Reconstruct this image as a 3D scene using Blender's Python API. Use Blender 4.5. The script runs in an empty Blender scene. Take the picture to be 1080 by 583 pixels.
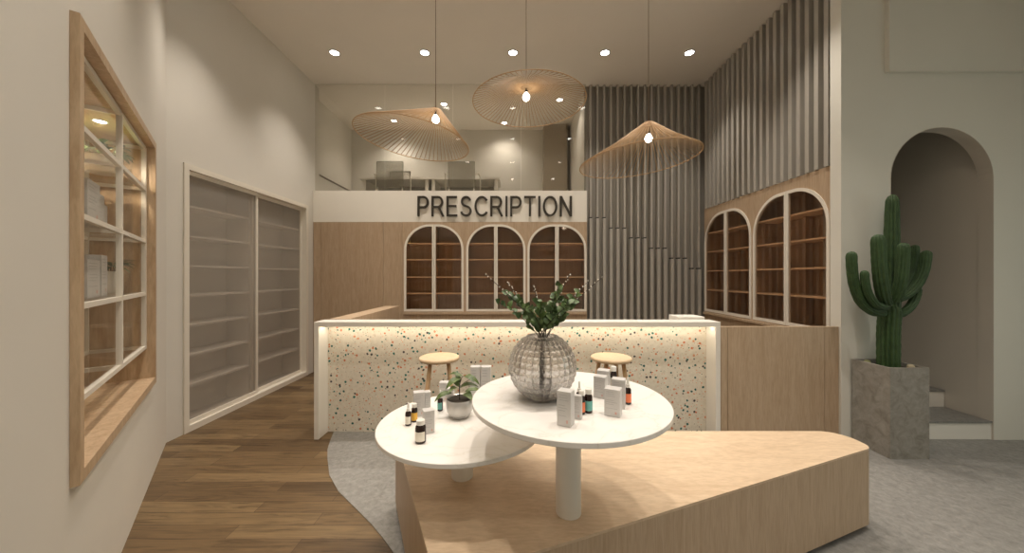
import bpy, math, random
from mathutils import Vector, Matrix
from mathutils.geometry import tessellate_polygon
PI = math.pi
sc = bpy.context.scene
col = sc.collection
R = math.radians

# ------------------------------------------------------------------ materials
MATS = {}
def mat(name, c, rough=.5, metal=0., emit=0., spec=.5, coat=0.):
    m = bpy.data.materials.new(name); m.use_nodes = True
    b = m.node_tree.nodes['Principled BSDF']
    b.inputs['Base Color'].default_value = (*c, 1)
    b.inputs['Roughness'].default_value = rough
    b.inputs['Metallic'].default_value = metal
    b.inputs['Specular IOR Level'].default_value = spec
    b.inputs['Coat Weight'].default_value = coat
    if emit:
        b.inputs['Emission Color'].default_value = (*c, 1)
        b.inputs['Emission Strength'].default_value = emit
    MATS[name] = m
    return m
def nt(m):
    t = m.node_tree
    return t, t.nodes, t.links, t.nodes['Principled BSDF']
def coords(m, scale=(1,1,1), rot=(0,0,0), obj=False):
    t, N, L, b = nt(m)
    tc = N.new('ShaderNodeTexCoord'); mp = N.new('ShaderNodeMapping')
    mp.inputs['Scale'].default_value = scale; mp.inputs['Rotation'].default_value = rot
    if obj: L.new(tc.outputs['Object'], mp.inputs['Vector'])
    else:
        g = N.new('ShaderNodeNewGeometry'); L.new(g.outputs['Position'], mp.inputs['Vector'])
    return mp.outputs['Vector']
def noise(m, vec, scale, detail=4, dist=0., rough=.55):
    t, N, L, b = nt(m)
    n = N.new('ShaderNodeTexNoise'); n.inputs['Scale'].default_value = scale
    n.inputs['Detail'].default_value = detail; n.inputs['Distortion'].default_value = dist
    n.inputs['Roughness'].default_value = rough
    L.new(vec, n.inputs['Vector']); return n.outputs['Fac']
def ramp(m, fac, stops, interp='LINEAR'):
    t, N, L, b = nt(m)
    r = N.new('ShaderNodeValToRGB'); r.color_ramp.interpolation = interp
    e = r.color_ramp.elements
    while len(e) > 1: e.remove(e[-1])
    e[0].position = stops[0][0]; e[0].color = (*stops[0][1], 1)
    for p, c in stops[1:]:
        k = e.new(p); k.color = (*c, 1)
    L.new(fac, r.inputs['Fac']); return r.outputs['Color']
def mixc(m, fac, a, b_, mode='MIX'):
    t, N, L, b = nt(m)
    x = N.new('ShaderNodeMix'); x.data_type = 'RGBA'; x.blend_type = mode
    for s, v in ((0, fac), (6, a), (7, b_)):
        if hasattr(v, 'is_output'): L.new(v, x.inputs[s])
        else: x.inputs[s].default_value = v if s == 0 else (*v, 1)
    return x.outputs[2]
def math_(m, op, a, b_=0.):
    t, N, L, b = nt(m)
    x = N.new('ShaderNodeMath'); x.operation = op
    for s, v in ((0, a), (1, b_)):
        if hasattr(v, 'is_output'): L.new(v, x.inputs[s])
        else: x.inputs[s].default_value = v
    return x.outputs[0]
def bump(m, h, strength=.2, dist=.002):
    t, N, L, b = nt(m)
    x = N.new('ShaderNodeBump'); x.inputs['Strength'].default_value = strength
    x.inputs['Distance'].default_value = dist
    L.new(h, x.inputs['Height']); L.new(x.outputs[0], b.inputs['Normal'])
def setc(m, c):
    t, N, L, b = nt(m); L.new(c, b.inputs['Base Color'])

def paint(name, c, rough=.7):
    m = mat(name, c, rough, spec=.25)
    v = coords(m, (1,1,1)); n = noise(m, v, 1.6, 3)
    setc(m, ramp(m, n, [(.3, tuple(x*.97 for x in c)), (.7, c)]))
    bump(m, noise(m, v, 180, 2), .06, .001)
    return m
def wood(name, c1, c2, grain=(9, 9, .7), rough=.42, obj=False, spec=.35):
    m = mat(name, c1, rough, spec=spec)
    v = coords(m, grain, obj=obj)
    n1 = noise(m, v, 3.0, 6, 1.2); n2 = noise(m, v, 16, 4, .4)
    a = ramp(m, n1, [(.32, c2), (.68, c1)])
    b_ = ramp(m, n2, [(.35, (.80,.78,.76)), (.6, (1,1,1))])
    setc(m, mixc(m, .6, a, b_, 'MULTIPLY'))
    bump(m, n2, .08, .001)
    return m
WALL = paint('warm_white_paint', (.73, .70, .64))
WALLR = paint('green_cast_paint', (.73, .715, .65))  # greenish cast of the daylight put into the right wall colour
CEIL = paint('ceiling_paint', (.80, .75, .68))
BAND = paint('fascia_paint', (.84, .80, .72), .5)
REFLTONE = paint('reflection_tone_paint', (.40, .34, .27))  # column colour standing in for a dark reflection in the mezzanine glass
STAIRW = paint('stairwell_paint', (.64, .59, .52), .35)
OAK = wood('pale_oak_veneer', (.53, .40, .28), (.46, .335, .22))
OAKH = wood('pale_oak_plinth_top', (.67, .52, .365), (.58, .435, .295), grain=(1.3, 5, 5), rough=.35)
OAKF = wood('oak_niche_frame', (.64, .48, .32), (.50, .35, .215), grain=(6, 6, 1.0))
OAKD = wood('brown_cabinet_lining', (.46, .34, .25), (.38, .275, .195))
SHELFW = wood('cabinet_shelf_wood', (.86, .68, .50), (.80, .62, .44), grain=(1, 1, 6))  # lit look of the shelf edges is put into this pale tone
SEATW = wood('turned_pine_seat', (.62, .47, .31), (.52, .38, .23), grain=(3, 12, 12), obj=True)
LEGW = wood('pine_leg', (.55, .37, .21), (.46, .30, .16), grain=(14, 14, 1.2), obj=True)
SLAT = mat('grey_slat_paint', (.42, .395, .35), .36, spec=.45)
SLATB = mat('grey_slat_backing', (.28, .26, .225), .5)
WHITE = mat('white_lacquer', (.80, .77, .71), .35)
WMETAL = mat('white_powder_coat', (.80, .75, .66), .4)
DARK = mat('black_plastic', (.012, .011, .010), .3)
SIGN = mat('dark_bronze_sign', (.055, .047, .037), .35, metal=.3)
SHADOWGAP = mat('black_toe_kick', (.02, .02, .02), .6)
SOIL = mat('potting_soil', (.05, .038, .028), .95)
BRASS = mat('natural_rattan', (.42, .275, .15), .6, spec=.2)
CORD = mat('brown_cord', (.22, .15, .09), .6)
GLOW = mat('lit_bulb', (1., .93, .82), .3, emit=9.)
LAMPG = mat('lit_downlight', (1., .96, .90), .3, emit=14.)
LED = mat('led_strip', (1., .88, .70), .3, emit=17.)
CARD = mat('white_carton', (.60, .58, .56), .45)
PRINT = mat('grey_print', (.42, .41, .40), .6)
AMBER = mat('amber_black_glass', (.022, .009, .006), .08, spec=.6)
LBLC = mat('cream_label', (.80, .75, .64), .5)
LBLO = mat('orange_label', (.85, .22, .09), .5)
LBLC2 = mat('pale_red_print', (.62, .36, .30), .5)
LBLT = mat('teal_label', (.16, .46, .42), .5)
LBLY = mat('yellow_label', (.85, .48, .06), .5)
PORC = mat('silver_grey_glaze', (.50, .485, .46), .2, metal=.35, coat=.4)
STONE = mat('cream_pebble', (.50, .42, .28), .7)
STONEG = mat('olive_pebble', (.20, .20, .09), .8)
RAIL = mat('taupe_rail', (.16, .13, .10), .5)
BUD = mat('white_bud', (.85, .80, .70), .6)
TWIG = mat('dark_twig', (.045, .03, .02), .7)

# green leaves
def leafmat(name, c1, c2):
    m = mat(name, c1, .42)
    v = coords(m, (1,1,1)); setc(m, ramp(m, noise(m, v, 22, 2), [(.35, c1), (.65, c2)]))
    return m
LEAF = leafmat('eucalyptus_leaf', (.045, .085, .026), (.12, .185, .058))
LEAF2 = leafmat('olive_green_leaf', (.055, .095, .02), (.13, .18, .05))
CACT = leafmat('cactus_skin', (.020, .050, .012), (.034, .076, .020))
t_, N_, L_, B_ = nt(CACT)
B_.inputs['Roughness'].default_value = .6
CSPINE = mat('cactus_areole', (.30, .34, .16), .8)

# marble
m = MARBLE = mat('white_marble', (.86, .83, .78), .22, spec=.5)
v = coords(m, (1,1,1)); n = noise(m, v, 2.6, 6, 1.4)
r = math_(m, 'ABSOLUTE', math_(m, 'SUBTRACT', n, .5))
setc(m, ramp(m, r, [(0, (.79, .75, .69)), (.010, (.86, .83, .78)), (.05, (.88, .85, .81))]))
# terrazzo
m = TERR = mat('terrazzo', (.70, .64, .53), .4)
t, N, L, b = nt(m)
v = coords(m, (1,1,1))
base = ramp(m, noise(m, v, 30, 3), [(.35, (.66, .61, .51)), (.65, (.74, .69, .59))])
def chips(base, scale, thr, cols, off):
    mp = N.new('ShaderNodeMapping'); mp.inputs['Location'].default_value = off
    L.new(v, mp.inputs['Vector'])
    wn = N.new('ShaderNodeTexNoise'); wn.inputs['Scale'].default_value = 55; L.new(mp.outputs[0], wn.inputs['Vector'])
    ad = N.new('ShaderNodeVectorMath'); ad.operation = 'MULTIPLY_ADD'
    L.new(wn.outputs['Color'], ad.inputs[0]); ad.inputs[1].default_value = (.012,)*3; L.new(mp.outputs[0], ad.inputs[2])
    vo = N.new('ShaderNodeTexVoronoi'); vo.inputs['Scale'].default_value = scale; vo.inputs['Randomness'].default_value = 1.
    L.new(ad.outputs[0], vo.inputs['Vector'])
    sp = N.new('ShaderNodeSeparateColor'); L.new(vo.outputs['Color'], sp.inputs[0])
    thr_n = math_(m, 'MULTIPLY', math_(m, 'SUBTRACT', sp.outputs[1], .22), thr*1.15)
    mask = math_(m, 'LESS_THAN', vo.outputs['Distance'], thr_n)
    st = [(i/len(cols), c) for i, c in enumerate(cols)]
    cc = ramp(m, sp.outputs[0], st, 'CONSTANT')
    return mixc(m, mask, base, cc)
base = chips(base, 42, .32, [(.62,.25,.11),(.45,.35,.22),(.74,.34,.17),(.18,.15,.12),(.55,.45,.33)], (3.3, 1.2, 5))
base = chips(base, 26, .36, [(.010,.10,.085),(.60,.20,.09),(.02,.15,.12),(.66,.30,.16),(.06,.05,.05)], (0, 7, 0))
setc(m, base)
# plank floor: planks run along world X
m = FLOORW = mat('oak_plank_floor', (.2, .12, .06), .42, spec=.3)
t, N, L, b = nt(m)
v = coords(m, (1,1,1))
br = N.new('ShaderNodeTexBrick'); L.new(v, br.inputs['Vector'])
br.inputs['Scale'].default_value = 1.; br.inputs['Brick Width'].default_value = 1.2; br.inputs['Row Height'].default_value = .11
br.inputs['Mortar Size'].default_value = .0016; br.inputs['Mortar Smooth'].default_value = .2; br.offset = .37
br.inputs['Color1'].default_value = (0, 0, 0, 1); br.inputs['Color2'].default_value = (1, 1, 1, 1); br.inputs['Mortar'].default_value = (.5, .5, .5, 1)
pl = ramp(m, br.outputs['Color'], [(0, (.092, .058, .030)), (.5, (.150, .098, .050)), (1, (.200, .136, .070))])
mp = N.new('ShaderNodeMapping'); mp.inputs['Scale'].default_value = (1.1, 13, 1); L.new(v, mp.inputs['Vector'])
g1 = noise(m, mp.outputs[0], 2.2, 7, 1.6, .62)
g = ramp(m, g1, [(.32, (.42, .38, .34)), (.48, (.88, .87, .86)), (.70, (1.22, 1.18, 1.10))])
c = mixc(m, .85, pl, g, 'MULTIPLY')
c = mixc(m, br.outputs['Fac'], c, (.06, .035, .02))
setc(m, c); bump(m, g1, .12, .002)
# grey floor
m = FLOORG = mat('grey_cement_floor', (.3, .28, .25), .42, spec=.35)
t, N, L, b = nt(m)
v = coords(m, (1,1,1)); n = noise(m, v, 24, 9, .5, .75); n2 = noise(m, v, 1.3, 3)
c = ramp(m, n, [(.32, (.175, .170, .160)), (.68, (.320, .312, .292))])
c = mixc(m, .6, c, ramp(m, n2, [(.35, (.84, .84, .84)), (.65, (1, 1, 1))]), 'MULTIPLY')
br = N.new('ShaderNodeTexBrick'); L.new(v, br.inputs['Vector']); br.offset = 0.
br.inputs['Scale'].default_value = 1.; br.inputs['Brick Width'].default_value = .9; br.inputs['Row Height'].default_value = .9
br.inputs['Mortar Size'].default_value = .0012
c = mixc(m, math_(m, 'MULTIPLY', br.outputs['Fac'], .5), c, (.16, .15, .135))
setc(m, c); bump(m, n, .08, .002)
# concrete planter
m = CONC = mat('rough_concrete', (.30, .28, .24), .75)
v = coords(m, (1,1,1)); n = noise(m, v, 13, 8, .8, .7)
setc(m, ramp(m, n, [(.32, (.19, .175, .15)), (.52, (.265, .25, .22)), (.72, (.335, .315, .28))])); bump(m, n, .25, .004)
# panes
def pane(name, tint, gloss_ior=1.45, density=0., dcol=(.5,.5,.5)):
    m = bpy.data.materials.new(name); m.use_nodes = True
    N, L = m.node_tree.nodes, m.node_tree.links
    for n in list(N): N.remove(n)
    o = N.new('ShaderNodeOutputMaterial'); mx = N.new('ShaderNodeMixShader')
    tr = N.new('ShaderNodeBsdfTransparent'); tr.inputs[0].default_value = (*tint, 1)
    gl = N.new('ShaderNodeBsdfGlossy'); gl.inputs['Roughness'].default_value = .0; gl.inputs[0].default_value = (1,1,1,1)
    fr = N.new('ShaderNodeFresnel'); ge = N.new('ShaderNodeNewGeometry'); io = N.new('ShaderNodeMapRange')
    io.inputs['To Min'].default_value = gloss_ior; io.inputs['To Max'].default_value = 1/gloss_ior
    L.new(ge.outputs['Backfacing'], io.inputs['Value']); L.new(io.outputs[0], fr.inputs['IOR'])
    src = tr.outputs[0]
    if density:
        df = N.new('ShaderNodeBsdfDiffuse'); df.inputs[0].default_value = (*dcol, 1)
        m2 = N.new('ShaderNodeMixShader'); m2.inputs[0].default_value = density
        L.new(tr.outputs[0], m2.inputs[1]); L.new(df.outputs[0], m2.inputs[2]); src = m2.outputs[0]
    L.new(fr.outputs[0], mx.inputs[0]); L.new(src, mx.inputs[1]); L.new(gl.outputs[0], mx.inputs[2])
    L.new(mx.outputs[0], o.inputs[0]); return m
GLASS = pane('clear_glass', (.93, .94, .92), 1.28)
GLASSM = pane('mezzanine_glass', (.88, .87, .84), 1.36)
NGLASS = pane('niche_glass', (.98, .98, .97), 1.06)
BRONZE = pane('bronze_tinted_glass', (.92, .86, .80), 1.42)
FROST = pane('frosted_glass', (.94, .92, .90), 1.12, .19, (.62, .59, .55))
ACRYL = pane('frosted_acrylic', (.8, .8, .78), 1.2, .25, (.55, .52, .47))
# cut crystal vase
m = bpy.data.materials.new('cut_crystal'); m.use_nodes = True
N, L = m.node_tree.nodes, m.node_tree.links
for n in list(N): N.remove(n)
o = N.new('ShaderNodeOutputMaterial'); mx = N.new('ShaderNodeMixShader'); mx.inputs[0].default_value = .66
tr = N.new('ShaderNodeBsdfTransparent'); tr.inputs[0].default_value = (.90, .895, .89, 1)
gl = N.new('ShaderNodeBsdfGlass'); gl.inputs['IOR'].default_value = 1.42; gl.inputs['Roughness'].default_value = .02; gl.inputs[0].default_value = (.95, .945, .94, 1)
L.new(tr.outputs[0], mx.inputs[1]); L.new(gl.outputs[0], mx.inputs[2]); L.new(mx.outputs[0], o.inputs[0]); CRYST = m

# ------------------------------------------------------------------ mesh helpers
class MB:
    def __init__(s): s.v = []; s.f = []; s.sm = []
    def add(s, V, F, smooth=False, M=None):
        k = len(s.v)
        s.v += [tuple(M @ Vector(p)) if M else tuple(p) for p in V]
        s.f += [tuple(i+k for i in f) for f in F]; s.sm += [smooth]*len(F); return s
    def box(s, a, b, M=None):
        x0, y0, z0 = a; x1, y1, z1 = b
        V = [(x0,y0,z0),(x1,y0,z0),(x1,y1,z0),(x0,y1,z0),(x0,y0,z1),(x1,y0,z1),(x1,y1,z1),(x0,y1,z1)]
        return s.add(V, [(0,3,2,1),(4,5,6,7),(0,1,5,4),(1,2,6,5),(2,3,7,6),(3,0,4,7)], False, M)
    def bbox(s, a, b, r=.004, M=None):   # bevelled box (chamfered on all edges)
        import bmesh
        bm = bmesh.new(); q = MB().box(a, b)
        vs = [bm.verts.new(p) for p in q.v]
        for f in q.f: bm.faces.new([vs[i] for i in f])
        bmesh.ops.bevel(bm, geom=bm.edges[:], offset=r, segments=2, affect='EDGES', profile=.5)
        bm.verts.index_update()
        s.add([v.co[:] for v in bm.verts], [[v.index for v in f.verts] for f in bm.faces], False, M); bm.free(); return s
    def lathe(s, prof, seg=32, M=None, smooth=True):
        V = []; F = []; n = len(prof)
        for i in range(seg):
            a = 2*PI*i/seg
            for r, z in prof: V.append((r*math.cos(a), r*math.sin(a), z))
        for i in range(seg):
            j = (i+1) % seg
            for k in range(n-1): F.append((i*n+k, j*n+k, j*n+k+1, i*n+k+1))
        ring = abs(prof[0][0]-prof[-1][0])+abs(prof[0][1]-prof[-1][1]) < 1e-9
        if ring: return s.add(V, F, smooth, M)
        if prof[0][0] > 1e-6: F.append(tuple(i*n for i in range(seg))[::-1])
        if prof[-1][0] > 1e-6: F.append(tuple(i*n+n-1 for i in range(seg)))
        return s.add(V, F, smooth, M)
    def tube(s, pts, r, seg=8, M=None, cap=True, rib=None, closed=False):
        pts = [Vector(p) for p in pts]; n = len(pts)
        rr = r if isinstance(r, (list, tuple)) else [r]*n
        T = []
        for i in range(n):
            a = pts[(i-1) % n] if closed else pts[max(i-1, 0)]; b = pts[(i+1) % n] if closed else pts[min(i+1, n-1)]
            T.append((b-a).normalized())
        up = Vector((0,0,1)) if abs(T[0].z) < .9 else Vector((1,0,0))
        u = T[0].cross(up).normalized(); V = []; F = []
        for i in range(n):
            u = (u - T[i]*u.dot(T[i])).normalized(); w = T[i].cross(u)
            for k in range(seg):
                a = 2*PI*k/seg; q = rr[i]*(rib(a, i) if rib else 1)
                V.append(tuple(pts[i] + u*math.cos(a)*q + w*math.sin(a)*q))
        m_ = n if closed else n-1
        for i in range(m_):
            i2 = (i+1) % n
            for k in range(seg):
                k2 = (k+1) % seg; F.append((i*seg+k, i*seg+k2, i2*seg+k2, i2*seg+k))
        if cap and not closed:
            F.append(tuple(range(seg))[::-1]); F.append(tuple((n-1)*seg+k for k in range(seg)))
        return s.add(V, F, True, M)
    def prism(s, outer, holes, c0, c1, fn):
        """polygon with holes in (a,b), thickness along c; fn(a,b,c) -> xyz"""
        loops = [outer]+list(holes)
        flat = [p for l in loops for p in l]
        tris = tessellate_polygon([[Vector((p[0], p[1], 0)) for p in l] for l in loops])
        n = len(flat)
        V = [fn(p[0], p[1], c0) for p in flat]+[fn(p[0], p[1], c1) for p in flat]
        F = [tuple(t) for t in tris]+[tuple(i+n for i in t[::-1]) for t in tris]
        k = 0
        for l in loops:
            m_ = len(l)
            for i in range(m_):
                j = (i+1) % m_; F.append((k+i, k+j, k+j+n, k+i+n))
            k += m_
        return s.add(V, F)
    def build(s, name, material, parent=None, smooth_angle=None):
        me = bpy.data.meshes.new(name); me.from_pydata(s.v, [], s.f); me.update()
        import bmesh
        bm = bmesh.new(); bm.from_mesh(me); bmesh.ops.recalc_face_normals(bm, faces=bm.faces[:]); bm.to_mesh(me); bm.free()
        me.polygons.foreach_set('use_smooth', s.sm)
        if smooth_angle: 
            try: me.set_sharp_from_angle(angle=R(smooth_angle))
            except Exception: pass
        me.materials.append(material)
        o = bpy.data.objects.new(name, me); col.objects.link(o)
        if parent: o.parent = parent
        return o
def SH(a): return dict(smooth_angle=a)
def tag(o, label=None, cat=None, group=None, kind=None):
    if label: o['label'] = label
    if cat: o['category'] = cat
    if group: o['group'] = group
    if kind: o['kind'] = kind
    return o
def thing(name, label, cat, loc=(0,0,0), rz=0., group=None):
    o = bpy.data.objects.new(name, None); col.objects.link(o); o.empty_display_size = .1
    o.location = loc; o.rotation_euler = (0, 0, rz); return tag(o, label, cat, group)
def struct(name, mb, m, label=None, cat=None): 
    return tag(mb.build(name, m), label, cat, None, 'structure')
def copy_tree(o, parent=None):
    c = o.copy(); col.objects.link(c)
    if parent: c.parent = parent
    for ch in list(o.children): copy_tree(ch, c)
    return c
XZ = lambda y0: (lambda a, b, c: (a, y0+c, b))
YZ = lambda x0: (lambda a, b, c: (x0+c, a, b))
XY = lambda a, b, c: (a, b, c)
def rect(a0, b0, a1, b1): return [(a0,b0),(a1,b0),(a1,b1),(a0,b1)]
def arch(a0, b0, a1, b1, rl, rr=None, n=14):
    if rr is None: rr = rl
    p = [(a0, b0), (a1, b0)]
    if rr > 0: p += [(a1-rr+rr*math.cos(R(90*i/n)), b1-rr+rr*math.sin(R(90*i/n))) for i in range(n+1)]
    else: p.append((a1, b1))
    if rl > 0:
        q = [(a0+rl-rl*math.sin(R(90*i/n)), b1-rl+rl*math.cos(R(90*i/n))) for i in range(n+1)]
        if abs(q[0][0]-p[-1][0]) < 1e-6 and abs(q[0][1]-p[-1][1]) < 1e-6: q = q[1:]
        p += q
    else: p.append((a0, b1))
    return p

HC = 4.54
# ------------------------------------------------------------------ setting
# floors
curve = [(-1.75,3.60),(-1.735,3.45),(-1.716,3.33),(-1.66,3.16),(-1.60,3.0),(-1.516,2.844),(-1.377,2.61),(-1.21,2.413),(-1.018,2.243),(-.853,2.096),
         (-.741,1.984),(-.644,1.878),(-.54,1.72),(-.46,1.5),(-.42,1.2),(-.40,.9),(-.42,.5),(-.5,0),(-.6,-.6),(-.62,-1.2),(-.55,-3.2)]
struct('floor', MB().box((-3.9,-3.2,-.1), (5.7,7.3,0)), FLOORW, 'brown oak plank floor along the left side of the shop', 'floor')
struct('floor', MB().prism(curve+[(5.6,-3.2),(5.6,3.6)], [], .0005, .004, XY), FLOORG, 'grey cement floor with a curved edge against the planks', 'floor')
struct('ceiling', MB().box((-3.9,-3.2,HC), (5.7,7.3,HC+.1)), CEIL, 'flat warm beige ceiling with recessed lights', 'ceiling')
# left wall with the recess for the sliding-door cabinet
XL = -3.12
struct('wall_left', MB().prism([(3.12,0),(3.28,0),(3.28,2.585),(5.285,2.585),(5.285,0),(5.60,0),(5.60,HC),(3.12,HC)], [], -.06, 0, YZ(XL)), WALL,
       'long beige wall around the frosted sliding doors', 'wall')
struct('wall_left', MB().box((-3.75,3.0,0), (-3.62,5.6,HC)), WALL, 'hidden outer wall behind the frosted cabinet', 'wall')
# angled near wall, local frame: x along wall towards the viewer, y into the room
KX, KY, KA = -3.13, 3.134, -math.atan2(.7793, .6266)
wl = MB().prism(rect(0,0,3.62,HC), [rect(.745,.73,2.357,2.47)], -.06, 0, lambda a,b,c: (a, c, b)).build('wall_near_left', WALL)
wl.location = (KX, KY, 0); wl.rotation_euler = (0,0,KA); tag(wl, 'angled beige wall around the wood-framed display niche', 'wall', None, 'structure')
struct('wall_left', MB().box((-.97,-3.2,0), (-.86,.34,HC)), WALL, 'beige wall beside the viewer', 'wall')
struct('wall_rear', MB().box((-1,-3.3,0), (5.7,-3.2,HC)), WALL, 'beige wall behind the viewer', 'wall')
# unseen right wall; its opening and glass are added to let in daylight
struct('wall_right', MB().prism(rect(-3.2,0,3.17,HC), [rect(-2.4,.1,2.3,2.9)], 0, .12, YZ(5.6)), WALLR, 'unseen side wall with an opening added for daylight', 'wall')
wn = tag(MB().box((5.64,-2.4,.1), (5.65,2.3,2.9)).build('window_1', GLASS), 'glass in the daylight opening added to the right side wall', 'window', None, 'structure')
# right wall facing the viewer with arched doorway
XA0, XA1, ZA = 3.465, 4.412, 2.868
struct('wall_right', MB().prism([(3.015,0),(XA0,0)]+arch(XA0,0,XA1,ZA,.4734)[1:][::-1][0:0]+[]+
       [p for p in arch(XA0,0,XA1,ZA,.4734)[1:][::-1]][:-1]+[(XA1,0),(5.6,0),(5.6,HC),(3.015,HC)], [], 0, .11, XZ(3.17)), WALLR,
       'pale wall with the tall arched doorway', 'wall')
struct('wall_right', MB().box((3.415,3.13,3.36), (5.6,3.17,HC)), WALLR, 'raised wall panel above the arched doorway', 'wall')
# stairwell
oa = arch(XA0,0,XA1,ZA,.4734); ia = arch(XA0+.004,0,XA1-.004,ZA-.004,.4694)
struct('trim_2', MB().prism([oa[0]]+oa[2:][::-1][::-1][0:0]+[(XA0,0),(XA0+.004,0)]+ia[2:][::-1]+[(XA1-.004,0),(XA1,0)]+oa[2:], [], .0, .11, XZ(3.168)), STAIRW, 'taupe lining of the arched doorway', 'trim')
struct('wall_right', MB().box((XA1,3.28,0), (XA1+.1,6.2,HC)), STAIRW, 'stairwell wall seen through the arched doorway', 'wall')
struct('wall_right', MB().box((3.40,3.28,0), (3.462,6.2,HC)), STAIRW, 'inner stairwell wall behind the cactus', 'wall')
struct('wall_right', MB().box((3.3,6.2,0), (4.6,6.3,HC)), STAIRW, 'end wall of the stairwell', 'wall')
st = thing('staircase', 'white-risered staircase with grey treads inside the arched doorway', 'stairs', (0,0,0))
for i in range(7):
    y = 3.18 if i == 0 else 3.17+.36*i
    MB().box((3.471,y,0.005 if i == 0 else .172*i+.0), (XA1-.006,y+.02,.172*(i+1)-.018)).build('riser', WHITE, st)
    MB().box((3.471,y-.008,.172*(i+1)-.018), (XA1-.006,3.17+.36*(i+1)-.0005,.172*(i+1))).build('tread', FLOORG, st)
# back wall behind cabinets, slat backing, mezzanine
struct('wall_back', MB().box((-3.4,5.76,0), (1.17,5.84,2.354)), WALL, 'hidden wall behind the back cabinets', 'wall')
struct('wall_back', MB().box((1.173,5.56,0), (3.3,5.64,HC)), SLATB, 'grey wall backing the tall slats', 'wall')
struct('wall_right', MB().box((3.09,3.285,0), (3.14,3.44,HC)), SLATB, 'grey wall backing the right slats', 'wall')
struct('wall_right', MB().box((3.09,3.44,2.56), (3.14,5.56,HC)), SLATB, 'grey wall backing the slats above the right cabinets', 'wall')
struct('floor', MB().box((-3.4,5.50,2.36), (1.17,7.2,2.585)), WALL, 'mezzanine floor behind the sign fascia', 'floor')
struct('wall_back', MB().box((-3.4,7.18,2.585), (1.3,7.26,HC)), WALL, 'far wall of the glazed mezzanine office', 'wall')
struct('wall_left', MB().box((-3.40,5.6,2.3), (-3.33,7.18,HC)), WALL, 'left wall of the mezzanine office', 'wall')
struct('wall_right', MB().box((1.175,5.64,2.3), (1.25,7.18,HC)), WALL, 'right wall of the mezzanine office', 'wall')
struct('column_1', MB().box((.64,6.9,2.585), (1.10,7.18,HC)), REFLTONE, 'mezzanine office column, dark tone standing in for a glass reflection', 'column')
struct('trim_1', MB().add([(-3.33,5.62,3.24),(-3.318,5.62,3.24),(-3.318,5.62,3.265),(-3.33,5.62,3.265),(-3.33,7.17,3.24),(-3.318,7.17,3.24),(-3.318,7.17,3.265),(-3.33,7.17,3.265)],
     [(0,1,2,3),(4,7,6,5),(0,4,5,1),(1,5,6,2),(2,6,7,3),(3,7,4,0)]), RAIL, 'dark rail along the mezzanine left wall', 'trim')
# mezzanine glazing
for i, (a, b) in enumerate([(-3.11,-2.012),(-2.006,-.935),(-.929,.137),(.143,1.165)]):
    tag(MB().box((a,5.466,2.845), (b,5.476,HC-.002)).build('window_%d' % (i+2), GLASSM),
        ['leftmost tall glass pane of the mezzanine', 'glass pane of the mezzanine above the left desk chair', 'glass pane of the mezzanine behind the middle pendant', 'rightmost glass pane of the mezzanine'][i], 'window', None, 'structure')

# fascia with sign
fs = tag(MB().box((-3.115,5.42,2.354), (1.172,5.50,2.844)).build('fascia_board', BAND), 'cream fascia board carrying the PRESCRIPTION lettering', 'fascia')
def text(name, body, size, loc, rz, depth, m, width=None):
    cu = bpy.data.curves.new(name, 'FONT'); cu.body = body; cu.size = size; cu.extrude = depth; cu.align_x = 'CENTER'; cu.align_y = 'CENTER'
    cu.offset = size*.008
    tmp = bpy.data.objects.new('tmp', cu); col.objects.link(tmp)
    bpy.context.view_layer.update()
    me = bpy.data.meshes.new_from_object(tmp.evaluated_get(bpy.context.evaluated_depsgraph_get()))
    bpy.data.objects.remove(tmp)
    xs = [v.co.x for v in me.vertices]; ys = [v.co.y for v in me.vertices]
    cx, cy = (min(xs)+max(xs))/2, (min(ys)+max(ys))/2
    k = width/(max(xs)-min(xs)) if width else 1.
    h = max(ys)-min(ys)
    for v in me.vertices: v.co.x = (v.co.x-cx)*k; v.co.y = (v.co.y-cy)*(size/h)
    me.materials.clear(); me.materials.append(m)
    o = bpy.data.objects.new(name, me); col.objects.link(o)
    o.location = loc; o.rotation_euler = (PI/2, 0, rz); return o
def arc(cx, cy, rx, ry, a0, a1, n=12): return [(cx+rx*math.cos(R(a0+(a1-a0)*i/n)), cy+ry*math.sin(R(a0+(a1-a0)*i/n))) for i in range(n+1)]
h_ = .132      # half stroke width in letter units of cap height 1 -> .066
GL = {  # stroke centre lines, cap height 1
 'P': (.66, [[(.06,0),(.06,1)], [(.02,.949),(.36,.949)]+arc(.36,.70,.24,.25,90,-90)+[(.06,.45)]]),
 'R': (.72, [[(.06,0),(.06,1)], [(.02,.949),(.38,.949)]+arc(.38,.71,.24,.24,90,-90)+[(.06,.47)], [(.36,.47),(.46,.38),(.68,0)]]),
 'E': (.64, [[(.62,.051),(.02,.051)], [(.06,0),(.06,1)], [(.02,.949),(.60,.949)], [(.06,.51),(.57,.51)]]),
 'S': (.68, [arc(.34,.73,.24,.22,15,90,6)+arc(.34,.73,.24,.22,90,235,8)+arc(.34,.27,.26,.22,62,-90,10)+arc(.34,.27,.28,.22,-98,-170,6)]),
 'C': (.76, [arc(.42,.5,.36,.45,38,322,26)]),
 'I': (.13, [[(.065,0),(.065,1)]]),
 'T': (.66, [[(0,.95),(.66,.95)], [(.33,0),(.33,.93)]]),
 'O': (.82, [arc(.41,.5,.355,.45,0,360,36)]),
 'N': (.70, [[(.06,0),(.06,1)], [(.085,.955),(.615,.045)], [(.64,0),(.64,1)]])}
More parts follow.
